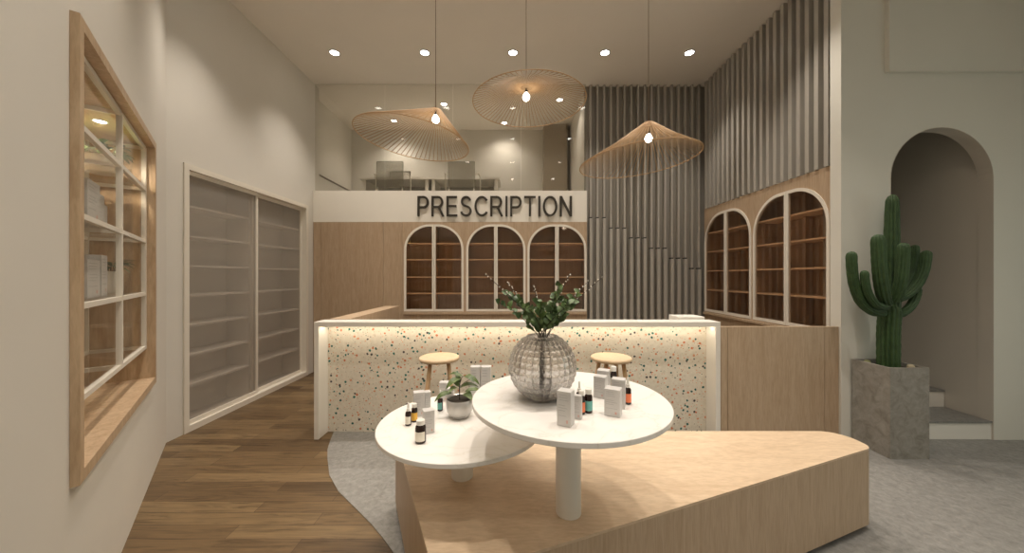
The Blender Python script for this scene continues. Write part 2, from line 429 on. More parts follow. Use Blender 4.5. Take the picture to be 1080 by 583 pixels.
def sign(body, x0, x1, zb, H, y, m):
    t = thing('sign_lettering', 'dark raised PRESCRIPTION letters on the cream fascia', 'sign', ((x0+x1)/2, y, zb))
    gap = .145; tot = sum(GL[c][0] for c in body)+gap*(len(body)-1); kx = (x1-x0)/tot; X = x0-(x0+x1)/2; w = .051*H
    for c in body:
        adv, strokes = GL[c]; mb = MB()
        for si, st_ in enumerate(strokes):
            pts = [Vector((X+p[0]*kx, p[1]*H)) for p in st_]; n = len(pts)
            pts = [p for i_, p in enumerate(pts) if i_ == 0 or (p-pts[i_-1]).length > 1e-4]; n = len(pts)
            closed = (pts[0]-pts[-1]).length < 1e-5
            if closed: pts = pts[:-1]; n -= 1
            Lf, Rt = [], []
            for i in range(n):
                a = pts[i]-pts[i-1] if (i or closed) else pts[1]-pts[0]
                b = pts[(i+1) % n]-pts[i] if (i < n-1 or closed) else a
                a = a.normalized(); b = b.normalized(); d = (a+b).normalized(); nr = Vector((-d.y, d.x))
                k = w/max(.5, nr.dot(Vector((-a.y, a.x)))); Lf.append(pts[i]+nr*k); Rt.append(pts[i]-nr*k)
            V = []; F = []; e = .0002*si
            for l, r_ in zip(Lf, Rt): V += [(l.x,-e,l.y),(r_.x,-e,r_.y),(l.x,.026,l.y),(r_.x,.026,r_.y)]
            m2 = n if closed else n-1
            for i in range(m2):
                p = 4*i; q = 4*((i+1) % n); F += [(p,p+1,q+1,q),(p+2,q+2,q+3,p+3),(p,q,q+2,p+2),(p+1,p+3,q+3,q+1)]
            if not closed: F += [(0,2,3,1),(4*n-4,4*n-3,4*n-1,4*n-2)]
            mb.add(V, F)
        mb.build('letter', m, t)
        X += (adv+gap)*kx
sign('PRESCRIPTION', -1.475, .935, 2.436, .318, 5.388, SIGN)
s2 = text('sign_lettering', 'cosmetic', .24, (1.7,-3.17,2.5), PI, .01, SIGN, 1.1)
tag(s2, 'cosmetic lettering on the wall behind the viewer', 'sign')

# ------------------------------------------------------------------ arched cabinets
def arched_cabinet(fn, a0, a1, z0, z1, rad, shelves, label, cat='cabinet', depth=.29, group=None):
    """fn(a,b,c): a along the wall, b up, c>0 away from the room"""
    t = thing('arched_display_cabinet', label, cat, group=group)
    d = depth
    e = .012
    car = MB()
    def bx(a, b, c, A, B, C_):
        P = [(a,b,c),(A,b,c),(A,B,c),(a,B,c),(a,b,C_),(A,b,C_),(A,B,C_),(a,B,C_)]
        car.add([fn(*p) for p in P], [(0,1,2,3),(4,7,6,5),(0,4,5,1),(1,5,6,2),(2,6,7,3),(3,7,4,0)])
    bx(a0, z0, d, a1, z1, d+.01)
    bx(a0, z0, .022, a0+e, z1, d); bx(a1-e, z0, .022, a1, z1, d)
    bx(a0+e, z0, .022, a1-e, z0+e, d); bx(a0+e, z1-e, .022, a1-e, z1, d)
    bx((a0+a1)/2-.012, z0+e, .2, (a0+a1)/2+.012, z1-e, d)
    car.build('carcass', OAKD, t)
    for z in shelves:
        mb = MB()
        P = [(a0+e, z-.009, .026),(a1-e, z-.009, .026),(a1-e, z+.009, .026),(a0+e, z+.009, .026)]
        P += [(p[0], p[1], d-.002) for p in P]
        mb.add([fn(*p) for p in P], [(0,1,2,3),(4,7,6,5),(0,4,5,1),(1,5,6,2),(2,6,7,3),(3,7,4,0)])
        mb.build('shelf', SHELFW, t)
    am = (a0+a1)/2; w = .034; g = .0025
    for side in (0, 1):
        if side == 0:
            out = arch(a0, z0, am-g, z1, rad, 0); inn = arch(a0+w, z0+w, am-g-w*.75, z1-w, rad-w, 0)
        else:
            out = arch(am+g, z0, a1, z1, 0, rad); inn = arch(am+g+w*.75, z0+w, a1-w, z1-w, 0, rad-w)
        dr = MB().prism(out, [inn], -.008, .02, fn).build('door', WMETAL, t)
        MB().prism(inn, [], .003, .009, fn).build('pane', BRONZE, dr)
    return t
BY = 5.42
arches_b = [(-1.690,-.757),(-.717,.212),(.240,1.166)]
zb0, zb1, rb = .955, 2.315, .40
fnb = XZ(BY)
struct_panel = MB().prism(rect(-1.72,0,1.172,2.354), [arch(a,zb0,b,zb1,rb) for a, b in arches_b], 0, .02, fnb).build('cabinet_surround', OAK)
tag(struct_panel, 'oak veneer surround framing the three arched cabinets under the sign', 'wall panel')
for (a, b), lab in zip(arches_b, ['leftmost arched cabinet with bronze glass doors under the sign', 'middle arched cabinet with bronze glass doors under the sign', 'arched cabinet with bronze glass doors beside the tall grey slats']):
    arched_cabinet(fnb, a, b, zb0, zb1, rb, (1.23,1.49,1.766,2.02), lab, group='arched cabinets under the sign')
# ledge line under back cabinets
MB().bbox((-1.69,5.395,.905), (1.166,5.419,.945), .004).build('ledge', OAK, struct_panel)
# plain oak panels left
for a, b, lab in ((-3.112,-2.99,'narrow oak veneer strip in the back left corner'), (-2.985,-2.02,'wide plain oak wall panel left of the arched cabinets'), (-2.015,-1.724,'narrow oak wall panel touching the leftmost arched cabinet')):
    tag(MB().box((a,5.42,0.002), (b,5.44,2.352)).build('wall_panel', OAK), lab, 'wall panel')

# right wall cabinets
XR = 3.03
fnr = YZ(XR)
arches_r = [(3.295,4.345),(4.378,5.44)]
zr0, zr1, rr_ = .962, 2.44, .43
sp = MB().prism(rect(3.283,0,5.45,2.555), [arch(a,zr0,b,zr1,rr_) for a, b in arches_r], 0, .02, fnr).build('cabinet_surround', OAK)
tag(sp, 'oak veneer surround framing two arched cabinets on the right wall', 'wall panel')
for (a, b), lab in zip(arches_r, ['nearer arched bronze-glass cabinet on the right wall beside the cactus', 'farther arched bronze-glass cabinet on the right wall by the slatted corner']):
    arched_cabinet(fnr, a, b, zr0, zr1, rr_, (1.29,1.585,1.88,2.17), lab, group='arched cabinets on the right wall')
MB().bbox((3.0,3.295,.915), (3.029,5.44,.95), .004).build('ledge', OAK, sp)

# ------------------------------------------------------------------ slats
sl = thing('slat_cladding', 'tall grey vertical slats right of the sign', 'slat wall', (0,0,0))
stepz = [229.5,240.5,250.8,261.8,272.3,283.2]
px0 = (623.2-540)/365*5.47
MB().box((1.175,5.545,0.001), (3.085,5.559,HC-.002)).build('backing_board', SLATB, sl)
for i in range(17):
    x = px0 + i*.1072
    zt = 1.5-(stepz[i//3]-291.5)/365*5.46
    mb = MB(); w = .0235
    mb.bbox((x-.0145,5.476,zt+.012), (x+.0145,5.5445,HC-.002), .001)
    mb.bbox((x-w,5.462,0.001), (x+w,5.5445,zt-.008), .001)
    so = mb.build('slat', SLAT, sl)
    MB().box((x-.0175,5.470,zt-.0079), (x+.0175,5.5445,zt+.0119)).build('joint', DARK, so)
sr = thing('slat_cladding', 'grey vertical slats above the right wall cabinets', 'slat wall', (0,0,0))
MB().box((3.077,3.285,2.556), (3.089,5.455,HC-.002)).build('backing_board', SLATB, sr)
for i in range(20):
    y = 3.325+i*.1087
    MB().bbox((3.015,y-.024,2.557), (3.077,y+.024,HC-.002), .002).build('slat', SLAT, sr)

# ------------------------------------------------------------------ frosted sliding-door cabinet (left wall)
cb = thing('sliding_door_cabinet', 'tall white wall cabinet with two frosted sliding doors on the left wall', 'cabinet', (0,0,0))
fl = YZ(XL)
MB().prism([(3.283,.001),(5.283,.001),(5.283,2.583),(3.283,2.583)], [rect(3.335,.06,5.235,2.53)], -.10, .012, fl).build('frame', WMETAL, cb)
mb = MB()
mb.box((-3.52,3.283,.002), (-3.50,5.283,2.583)); mb.box((-3.5,3.283,.002), (-3.225,3.30,2.583)); mb.box((-3.5,5.266,.002), (-3.225,5.283,2.583))
mb.box((-3.5,3.3,2.56), (-3.225,5.266,2.583)); mb.box((-3.5,3.3,.002), (-3.225,5.266,.03)); mb.box((-3.5,4.24,.03), (-3.225,4.26,2.56))
mb.build('carcass', WHITE, cb)
for i in range(7):
    z = .407+.3*i
    for a, b in ((3.302,4.238),(4.262,5.264)):
        MB().box((-3.5,a,z-.011), (-3.222,b,z+.011)).build('shelf', WHITE, cb)
for (a, b, c) in ((3.337,4.275,-.045), (4.235,5.233,-.088)):
    d = MB().prism(rect(a,.062,b,2.528), [rect(a+.028,.10,b-.028,2.49)], c, c+.028, fl).build('door', WMETAL, cb)
    MB().prism(rect(a+.028,.10,b-.028,2.49), [], c+.010, c+.016, fl).build('pane', FROST, d)

# ------------------------------------------------------------------ display niche in the angled wall
ni = thing('display_niche', 'wood-framed display niche cut into the angled left wall', 'niche', (KX,KY,0), KA)
T0, T1, Z0, Z1, TH = .727, 2.375, .715, 2.489, .045
ft = lambda a, b, c: (a, c, b)
MB().prism(rect(T0,Z0,T1,Z1), [rect(T0+TH,Z0+TH,T1-TH,Z1-TH)], .0005, .026, ft).build('face_frame', OAKF, ni)
MB().prism(rect(T0+.02,Z0+.017,T1-.02,Z1-.022), [rect(T0+TH,Z0+TH,T1-TH,Z1-TH)], -.36, .0004, ft).build('lining', OAKF, ni)
MB().box((T0+TH,-.375,Z0+TH), (T1-TH,-.36,Z1-TH)).build('back_panel', OAKF, ni)
rk = thing('display_rack', 'white metal grid shelving standing inside the wooden niche', 'shelving', (KX,KY,0), KA)
g = MB(); b_ = .013
zs = [.988,1.375,1.755,2.13]
posts = [.79,1.475,2.16]
for t in posts:
    for p in (-.03, -.30):
        MB().box((t-b_,p-.012,zs[0]-.012), (t+b_,p+.012,2.43)).build('post', WMETAL, rk)
for z in zs+[2.425]:
    for p in (-.03, -.30):
        for a, b in ((.79,1.475),(1.475,2.16)): MB().box((a+b_,p-.011,z-.012), (b-b_,p+.011,z+.012)).build('rail', WMETAL, rk)
    for t in posts: MB().box((t-.011,-.288,z-.011), (t+.011,-.042,z+.011)).build('cross_rail', WMETAL, rk)
for z in zs:
    MB().box((.80,-.288,z+.0125), (2.15,-.045,z+.0185)).build('glass_shelf', NGLASS, rk)
for t in (.80, 1.488): MB().box((t+.004,-.034,1.002), (t+.655,-.030,2.41)).build('glass_front', NGLASS, rk)
def nloc(t, p, z):
    return (KX+t*.6266+p*.7793, KY-t*.7793+p*.6266, z)

# cartons, bottles
def carton(w, d, h, label, loc, rz, lines=True, group=None, col_=None, rows=9):
    t = thing('carton', label, 'box', loc, rz, group)
    MB().bbox((-w/2,-d/2,0), (w/2,d/2,h), .0012).build('carton_body', col_ or CARD, t)
    if lines:
        q = MB(); rnd = random.Random(int(h*1e4)+int(loc[0]*1000))
        y = -d/2-.0003
        for i in range(rows):
            z = h*(.9-.075*i) if i else h*.9
            if i in (3, 7): continue
            x0 = -w*.38; x1 = x0+w*(.45+.3*rnd.random())
            q.box((x0,y,z-h*.008), (x1,y+.0004,z+h*.008))
        q.build('printed_text', PRINT, t)
        MB().box((w*.18,y,h*.10), (w*.30,y+.0004,h*.19)).build('printed_mark', LBLC2, t)
    return t
def bottle(r, h, kind, lmat, label, loc, rz=0, group=None):
    t = thing('dropper_bottle' if kind == 'dropper' else 'medicine_bottle', label, 'bottle', loc, rz, group)
    bh = h*(.62 if kind == 'dropper' else .80)
    MB().lathe([(0,0),(r*.9,0),(r,r*.12),(r,bh*.82),(r*.9,bh*.92),(r*.5,bh),(r*.45,bh+.002),(0,bh+.002)], 28).build('bottle_body', AMBER, t, 35)
    if kind == 'dropper':
        MB().lathe([(0,bh),(r*.62,bh),(r*.62,bh+h*.12),(r*.5,bh+h*.13),(0,bh+h*.13)], 24).build('cap', WHITE, t, 35)
        MB().lathe([(0,bh+h*.13),(r*.36,bh+h*.13),(r*.30,h*.93),(r*.24,h*.985),(r*.1,h),(0,h)], 18).build('dropper_bulb', WHITE, t, 60)
    else:
        MB().lathe([(0,bh),(r*.78,bh),(r*.80,h*.985),(r*.74,h),(0,h)], 28).build('cap', WHITE, t, 35)
    # label wraps the front half of the body
    V = []; F = []; n = 18
    for i in range(n+1):
        a = -PI/2 + R(-75+150*i/n)
        for z in (bh*.14, bh*.66): V.append(((r+.0005)*math.cos(a), (r+.0005)*math.sin(a), z))
    for i in range(n): F.append((2*i, 2*i+2, 2*i+3, 2*i+1))
    MB().add(V, F, True).build('bottle_label', lmat, t)
    return t

# leaves
def leaf(mb, base, tip, width, normal_hint=Vector((0,-.5,1)), fold=.18, bend=.12, n=6):
    base = Vector(base); tip = Vector(tip); d = tip-base; L_ = d.length; d.normalize()
    s = d.cross(normal_hint)
    if s.length < 1e-3: s = d.cross(Vector((1,0,0)))
    s.normalize(); up = s.cross(d).normalized()
    V = []; F = []
    for i in range(n+1):
        u = i/n; w = width*.5*(math.sin(PI*min(1, u**.75)))**.8 if 0 < u < 1 else .0003
        c = base + d*L_*u + up*(bend*L_*math.sin(PI*u))
        V += [tuple(c - s*w + up*w*fold*2), tuple(c), tuple(c + s*w + up*w*fold*2)]
    for i in range(n):
        a = 3*i; F += [(a,a+3,a+4,a+1),(a+1,a+4,a+5,a+2)]
    mb.add(V, F, True)

# niche contents
# top shelf pot with trailing plant
def pot_plant(label, loc, r, h, leaves, lw, ll, seed, name='potted_plant', m=WHITE, spread=(1,1), cyl=True):
    t = thing(name, label, 'plant', loc)
    MB().lathe([(0,0),(r*.96,0),(r,.004),(r,h-.003),(r*.97,h),(r*.88,h-.002),(r*.86,h-.014),(0,h-.014)], 36).build('pot', m, t, 40)
    rnd = random.Random(seed); fo = MB(); stt = MB()
    for i in range(leaves):
        a = rnd.uniform(0, 2*PI); k = rnd.uniform(.45, 1)
        b = Vector((math.cos(a)*r*.4, math.sin(a)*r*.4, h-.01))
        mid = b+Vector((math.cos(a)*r*.7*k*spread[0], math.sin(a)*r*.7*k*spread[0], .045*spread[1]*k+.01))
        stt.tube([b, (b+mid)/2+Vector((0,0,.012)), mid], .0015, 5)
        for q in range(3):
            aa = a+rnd.uniform(-.7,.7); e = mid+Vector((math.cos(aa)*ll*rnd.uniform(.7,1.1), math.sin(aa)*ll*rnd.uniform(.7,1.1), ll*rnd.uniform(-.45,.35)))
            leaf(fo, mid, e, lw, Vector((0,0,1)))
    fo.build('foliage', LEAF, t); stt.build('stems', TWIG, t)
    return t
pot_plant('white cylinder pot with leafy plant on the top niche shelf', nloc(1.09,-.165,zs[3]+.019), .080, .105, 26, .034, .085, 3, spread=(1.0,1.2))
pot_plant('small white pot with slim leaves beside cartons on the lower niche shelf', nloc(1.0,-.15,zs[1]+.019), .055, .14, 12, .020, .085, 8, spread=(.9,1.2))
CB = -KA
cz = zs[2]+.019
ang = KA+PI
carton(.20,.12,.20,'tallest white carton on the second niche shelf, nearest the window frame', nloc(1.74,-.13,cz), ang)
carton(.14,.11,.17,'middle white carton on the second niche shelf', nloc(1.555,-.14,cz), ang)
carton(.11,.10,.135,'smallest white carton on the second niche shelf', nloc(1.40,-.15,cz), ang)
cz = zs[1]+.019
carton(.20,.12,.19,'large white carton on the lower niche shelf, nearest the window frame', nloc(1.74,-.13,cz), ang)
carton(.11,.12,.22,'tall slim white carton in the middle of the lower niche shelf', nloc(1.56,-.13,cz), ang)
carton(.06,.09,.17,'narrow white carton nearest the small plant on the lower niche shelf', nloc(1.38,-.15,cz), ang)

# ------------------------------------------------------------------ counter
ct = thing('reception_counter', 'white reception counter with speckled terrazzo front', 'counter', (0,0,0))
CX0, CX1, CY, CZ = -1.817, 1.913, 3.174, 1.083
MB().bbox((CX0,CY,CZ-.045), (CX1,3.354,CZ), .002).build('ledge', WHITE, ct)
for a, b in ((CX0,CX0+.043),(CX1-.043,CX1)):
    MB().bbox((a,CY,.004), (b,3.354,CZ-.0455), .002).build('end_panel', WHITE, ct)
MB().box((CX0+.0435,3.335,.004), (CX1-.0435,3.353,CZ-.0455)).build('terrazzo_front', TERR, ct)
MB().box((CX0,3.355,.004), (CX1,3.40,1.0)).build('back_panel', WHITE, ct)
MB().box((-1.595,3.401,.70), (1.635,3.95,.74)).build('worktop', WHITE, ct)
for x in (-1.59, -.4, 1.0, 1.59): MB().box((x,3.401,.004), (x+.04,3.94,.699)).build('support_panel', WHITE, ct)
MB().box((CX0+.06,3.225,CZ-.052), (CX1-.06,3.245,CZ-.0455)).build('led_strip', LED, ct)
tag(MB().bbox((-1.80,3.41,.006), (-1.60,4.91,CZ), .003, None).build('counter_partition', OAK), 'low oak partition running back from the counter left end', 'partition')
tag(MB().bbox((1.64,3.41,.006), (1.90,3.62,1.102), .004).build('return_cap', WHITE), 'small raised white block behind the counter right end', 'counter')
# wood screen right of counter
gs = thing('counter_gate', 'oak veneer gate panel between counter and arched doorway wall', 'gate', (0,0,0))
for a, b in ((1.926,1.985),(1.989,2.880),(2.884,3.012)):
    MB().box((a,3.19,.006), (b,3.23,1.037)).build('board', OAK, gs)

# ------------------------------------------------------------------ plinth
def round_poly(P, rad, n=8):
    out = []
    for i in range(len(P)):
        p0, p, p1 = Vector(P[i-1]), Vector(P[i]), Vector(P[(i+1) % len(P)])
        a = (p0-p).normalized(); b = (p1-p).normalized(); r = rad[i]
        half = math.acos(max(-1, min(1, a.dot(b))))/2; dist = r/math.tan(half)
        c = p+(a+b).normalized()*(r/math.sin(half))
        s, e = p+a*dist, p+b*dist
        a0 = math.atan2(s.y-c.y, s.x-c.x); a1 = math.atan2(e.y-c.y, e.x-c.x); da = (a1-a0+PI) % (2*PI)-PI
        for k in range(n+1):
            t = a0+da*k/n; out.append((c.x+r*math.cos(t), c.y+r*math.sin(t)))
    return out
PZ = .49
P = round_poly([(-.252,1.143),(2.13,2.046),(2.13,2.262),(-.765,2.262)], [.05,.07,.13,.02])
pt = thing('display_plinth', 'low wedge-shaped oak plinth under the round tables', 'plinth', (0,0,0))
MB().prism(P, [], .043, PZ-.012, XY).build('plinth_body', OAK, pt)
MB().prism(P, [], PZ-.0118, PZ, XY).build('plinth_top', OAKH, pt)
Pi = round_poly([(-.16,1.23),(2.03,2.06),(2.03,2.2),(-.66,2.2)], [.05,.03,.06,.02])
MB().prism(Pi, [], .0045, .0428, XY).build('toe_kick', SHADOWGAP, pt)

# ------------------------------------------------------------------ tables
def table(x, y, ztop, label):
    t = thing('round_table', label, 'table', (x,y,PZ), 0, 'round tables on the plinth')
    h = ztop-PZ; r = .411
    MB().lathe([(0,h-.02),(r-.002,h-.02),(r,h-.018),(r,h-.002),(r-.002,h),(0,h)], 96).build('tabletop', MARBLE, t, 30)
    MB().lathe([(0,.0005),(.054,.0005),(.054,h-.0205),(0,h-.0205)], 40).build('pedestal', WHITE, t, 30)
    return t
T1Z, T2Z = .983, .772
table(.242,1.486,T1Z,'taller round white marble table holding the crystal vase')
table(-.252,1.753,T2Z,'lower round white marble table holding the potted plant')

# crystal vase
VX, VY = .13, 1.48
vz = thing('crystal_vase', 'large round cut-crystal vase on the taller table', 'vase', (VX,VY,T1Z+.001))
VR = .142
def vase_mesh(R0, off, a0, a1, bumpy, nu=192, nv=120):
    V = []; F = []
    cz_ = .134
    for j in range(nv+1):
        ph = a0+(a1-a0)*j/nv
        for i in range(nu):
            th = 2*PI*i/nu
            b = 0
            if bumpy:
                cu = abs(math.sin(th*16)); cv = abs(math.sin((ph)*17.0))
                b = .0075*(cu**.55*cv**.55)-.004
            r = R0+b
            V.append((r*math.sin(ph)*math.cos(th), r*math.sin(ph)*math.sin(th), cz_-r*math.cos(ph)))
    for j in range(nv):
        for i in range(nu):
            k = (i+1) % nu; F.append((j*nu+i, j*nu+k, (j+1)*nu+k, (j+1)*nu+i))
    return V, F, nu, nv
A0, A1 = R(24), R(156)
Vo, Fo, nu, nv = vase_mesh(VR, 0, A0, A1, True)
Vi, Fi, _, _ = vase_mesh(VR-.009, 0, R(25), A1, False)
k = len(Vo)
F = Fo+[tuple(i+k for i in f[::-1]) for f in Fi]
for i in range(nu):
    j = (i+1) % nu; F.append((nv*nu+i, nv*nu+j, k+nv*nu+j, k+nv*nu+i))
F.append(tuple(range(nu))[::-1]); F.append(tuple(k+i for i in range(nu)))
MB().add(Vo+Vi, F, False).build('vase_body', CRYST, vz)
MB().lathe([(.056,.0),(.062,.002),(.060,.010),(.05,.008),(.056,0)], 48).build('foot_ring', CRYST, vz)
# bouquet
fl_ = thing('leafy_branches', 'dark green leafy branches with white buds in the crystal vase', 'plant', (VX,VY,T1Z+.02))
def pz(px, py, Y): return Vector(((px-540)/365*Y, Y, 1.5-(py-291.5)/365*Y))
rnd = random.Random(11)
br_list = [(511,289,-.03,.34,1),(534,297,.05,.3,1),(525,318,-.09,.2,0),(562,301,.02,.32,1),(571,322,-.08,.2,0),(601,289,-.02,.35,1),(585,312,.07,.25,0),(621,296,.05,.33,1),(636,292,-.05,.42,1),(606,318,-.08,.22,0),(557,325,-.1,.15,0),(590,300,-.04,.2,0),(612,308,-.03,.2,0),(536,309,.0,.2,0)]
fo = MB(); tw = MB(); bd = MB()
org = Vector((VX,VY,T1Z+.02))
for (px, py, dy, budf, hasb) in br_list:
    tip = pz(px, py, VY+dy)-org
    basep = Vector((rnd.uniform(-.03,.03), rnd.uniform(-.03,.03), .0))
    neck = Vector((rnd.uniform(-.018,.018)+.0*tip.x, rnd.uniform(-.018,.018), .235))
    pts = []
    n = 14
    for i in range(n+1):
        u = i/n
        if u < .45: p = basep.lerp(neck, u/.45)
        else:
            w = (u-.45)/.55
            c1 = neck+Vector((0,0,.07)); p = (1-w)**2*neck+2*w*(1-w)*(c1*.55+tip*.45)+w*w*tip
        pts.append(p)
    tw.tube(pts, [.0028*(1-.6*i/n) for i in range(n+1)], 6)
    m0 = .52; m1 = 1-budf*.62 if hasb else 1.
    k = 17 if hasb else 13
    for q in range(k):
        u = m0+(m1-m0)*(q+.5)/k; f = u*n; i = min(int(f), n-1); p = pts[i].lerp(pts[i+1], f-i)
        d = (pts[i+1]-pts[i]).normalized()
        a = rnd.uniform(0, 2*PI); side = Vector((math.cos(a), math.sin(a)*.8, rnd.uniform(-.2,.45))).normalized()
        L_ = rnd.uniform(.025,.039)
        e = p+(side*.85+d*.55).normalized()*L_
        leaf(fo, p, e, L_*.74, Vector((rnd.uniform(-.7,.7),-1,rnd.uniform(0,1))), .1, .1)
    if hasb:
        for q in range(9):
            u = m1+(1-m1)*(q+.3)/8.6; f = min(u, .999)*n; i = min(int(f), n-1); p = pts[i].lerp(pts[i+1], f-i)
            o_ = Vector((rnd.uniform(-1,1),rnd.uniform(-1,1),rnd.uniform(-.3,1))).normalized()*.004
            bd.lathe([(0,-.0034),(.0026,-.0018),(.0031,.0006),(.0018,.0032),(0,.004)], 8, Matrix.Translation(p+o_))
tag(fo.build('foliage', LEAF, fl_), kind='stuff'); tw.build('stems', TWIG, fl_); tag(bd.build('buds', BUD, fl_), kind='stuff')

# items on taller table: (corner coords derived from the room plan)
def box_at(c, l, depth, h, z, label, group='cartons on the taller table'):
    """c = nearest bottom corner, l = left bottom corner (world x,y); box extends depth to the right-back"""
    c = Vector(c); l = Vector(l); u = (c-l); w = u.length; u.normalize(); nrm = Vector((-u.y, u.x))
    ctr = (c+l)/2+nrm*depth/2
    return carton(w, depth, h, label, (ctr.x, ctr.y, z), math.atan2(u.y, u.x), group=group)
z = T1Z+.0005
box_at((.200,1.180),(.156,1.204),.042,.120,z,'tallest white carton on the taller table, nearest the viewer')
box_at((.249,1.246),(.215,1.262),.020,.085,z,'short white carton tucked behind the nearest carton on the taller table')
box_at((.394,1.262),(.343,1.288),.046,.100,z,'white carton at the front right of the taller table')
box_at((.4385,1.345),(.392,1.365),.042,.112,z,'white carton directly behind the front right carton')
box_at((.392,1.457),(.349,1.482),.044,.090,z,'white carton at the middle right of the taller table, nearer the vase')
box_at((.432,1.548),(.385,1.570),.044,.092,z,'rearmost white carton on the taller table')
bg = 'bottles on the taller table'
bottle(.0125,.088,'medicine',LBLO,'dark bottle with orange label behind the nearest carton', (.262,1.302,z), R(0), bg)
bottle(.0150,.088,'medicine',LBLT,'dark bottle with teal label right of the orange-labelled bottle', (.291,1.318,z), R(10), bg)
bottle(.0125,.110,'dropper',LBLC,'white-topped dropper bottle in the middle of the taller table', (.262,1.348,z), 0, bg)
bottle(.0150,.105,'medicine',LBLC,'dark bottle with white cap at the far rim of the taller table', (.466,1.585,z), 0, bg)
bottle(.0135,.108,'dropper',LBLO,'dropper bottle with orange label at the right of the taller table', (.470,1.405,z), R(25), bg)
# items on lower table
z = T2Z+.0005
bg = 'bottles on the lower table'
bottle(.0235,.098,'medicine',LBLC,'wide dark bottle with cream label nearest the viewer on the lower table', (-.402,1.522,z), R(-12), bg)
bottle(.0145,.112,'dropper',LBLC,'dropper bottle with pale label at the left rim of the lower table', (-.508,1.695,z), R(-12), bg)
bottle(.0155,.090,'medicine',LBLY,'dark bottle with yellow label behind the leftmost dropper bottle', (-.490,1.738,z), R(10), bg)
bottle(.0145,.112,'dropper',LBLT,'dropper bottle with teal label left of the potted plant', (-.390,1.880,z), R(-25), bg)
bg = 'cartons on the lower table'
carton(.055,.045,.125,'white carton behind the yellow-labelled bottle on the lower table',(-.488,1.815,z),R(20),group=bg)
carton(.030,.040,.115,'slim white carton beside the leftmost carton on the lower table',(-.452,1.850,z),R(20),group=bg)
carton(.050,.045,.105,'white carton behind the wide cream-labelled bottle',(-.392,1.622,z),R(25),group=bg)
carton(.052,.045,.110,'white carton at the far rim of the lower table left of the plant',(-.398,2.035,z),R(0),group=bg)
carton(.040,.040,.105,'short white carton touching the teal-labelled dropper bottle',(-.345,1.935,z),R(0),group=bg)
carton(.056,.05,.205,'left of the twin tall cartons behind the potted plant',(-.212,2.020,z),R(0),group=bg)
carton(.056,.05,.205,'right of the twin tall cartons behind the potted plant',(-.151,2.020,z),R(0),group=bg)
# potted plant
pp = thing('potted_plant', 'small grey glazed pot with broad olive leaves on the lower table', 'plant', (-.272,1.80,z))
MB().lathe([(0,0),(.042,0),(.045,.003),(.045,.008),(.058,.018),(.066,.036),(.068,.092),(.066,.095),(.062,.093),(.061,.082),(0,.082)], 48).build('pot', PORC, pp, 45)
MB().lathe([(0,.0825),(.0605,.083),(.0605,.085),(0,.086)], 32).build('soil', SOIL, pp)
fo = MB(); stt = MB(); og = Vector((-.272,1.80,z))
def q_(px, py, dy=0): return pz(px, py, 1.83+dy)-og
stem = [Vector((0,0,.08)), q_(484.5,410), q_(485,404), q_(487,398), q_(489,396.5)]
stt.tube(stem, [.003,.003,.0026,.002,.0015], 7)
stt.tube([q_(484.5,408), q_(490,403), q_(496,400,-.02)], .0015, 6)
for (a, b, c, d, dya, dyb, w) in [(486,399,470,411,0,-.05,.036),(488,397,472.5,396,0,.03,.022),(489,396.5,506,406,0,-.02,.028),(490,397,500,403,0,-.06,.034),(485,409,505,408,0,-.02,.030),
        (477,414,458,424,-.02,-.06,.034),(489,415,499,423,-.01,-.07,.040),(484,410,471,416,0,-.08,.030),(485,404,480,392,0,.06,.026),(490,413,509,414,0,.03,.030),(484,408,476,401,0,.06,.03)]:
    leaf(fo, q_(a, b, dya), q_(c, d, dyb), w, Vector((0,-.5,1)), .12, .22, 8)
fo.build('foliage', LEAF2, pp); stt.build('stems', TWIG, pp)

# ------------------------------------------------------------------ stools
def stool(x, y, rz, label):
    t = thing('bar_stool', label, 'stool', (x,y,.004), rz, 'stools at the counter')
    H = .82-.004; r = .171
    MB().lathe([(0,H-.036),(r-.03,H-.036),(r-.008,H-.030),(r,H-.018),(r-.003,H-.006),(r-.012,H),(0,H-.002)], 56).build('seat', SEATW, t, 50)
    feet = []
    for k in range(4):
        a = R(45+90*k); c, s = math.cos(a), math.sin(a)
        top = Vector((c*.105, s*.105, H-.034)); bot = Vector((c*.215, s*.215, 0.002)); feet.append((top, bot))
        MB().tube([top, top.lerp(bot,.35), top.lerp(bot,.7), bot], [.017,.020,.017,.014], 14).build('leg', LEGW, t)
    for k in range(4):
        f = .66 if k % 2 else .60
        a = feet[k][0].lerp(feet[k][1], f); b = feet[(k+1) % 4][0].lerp(feet[(k+1) % 4][1], f)
        MB().tube([a, b], .009, 10).build('stretcher', LEGW, t)
stool(-.62,2.95,R(12),'round pine bar stool at the counter behind the potted plant')
stool(.845,2.95,R(8),'round pine bar stool at the counter right of the vase')

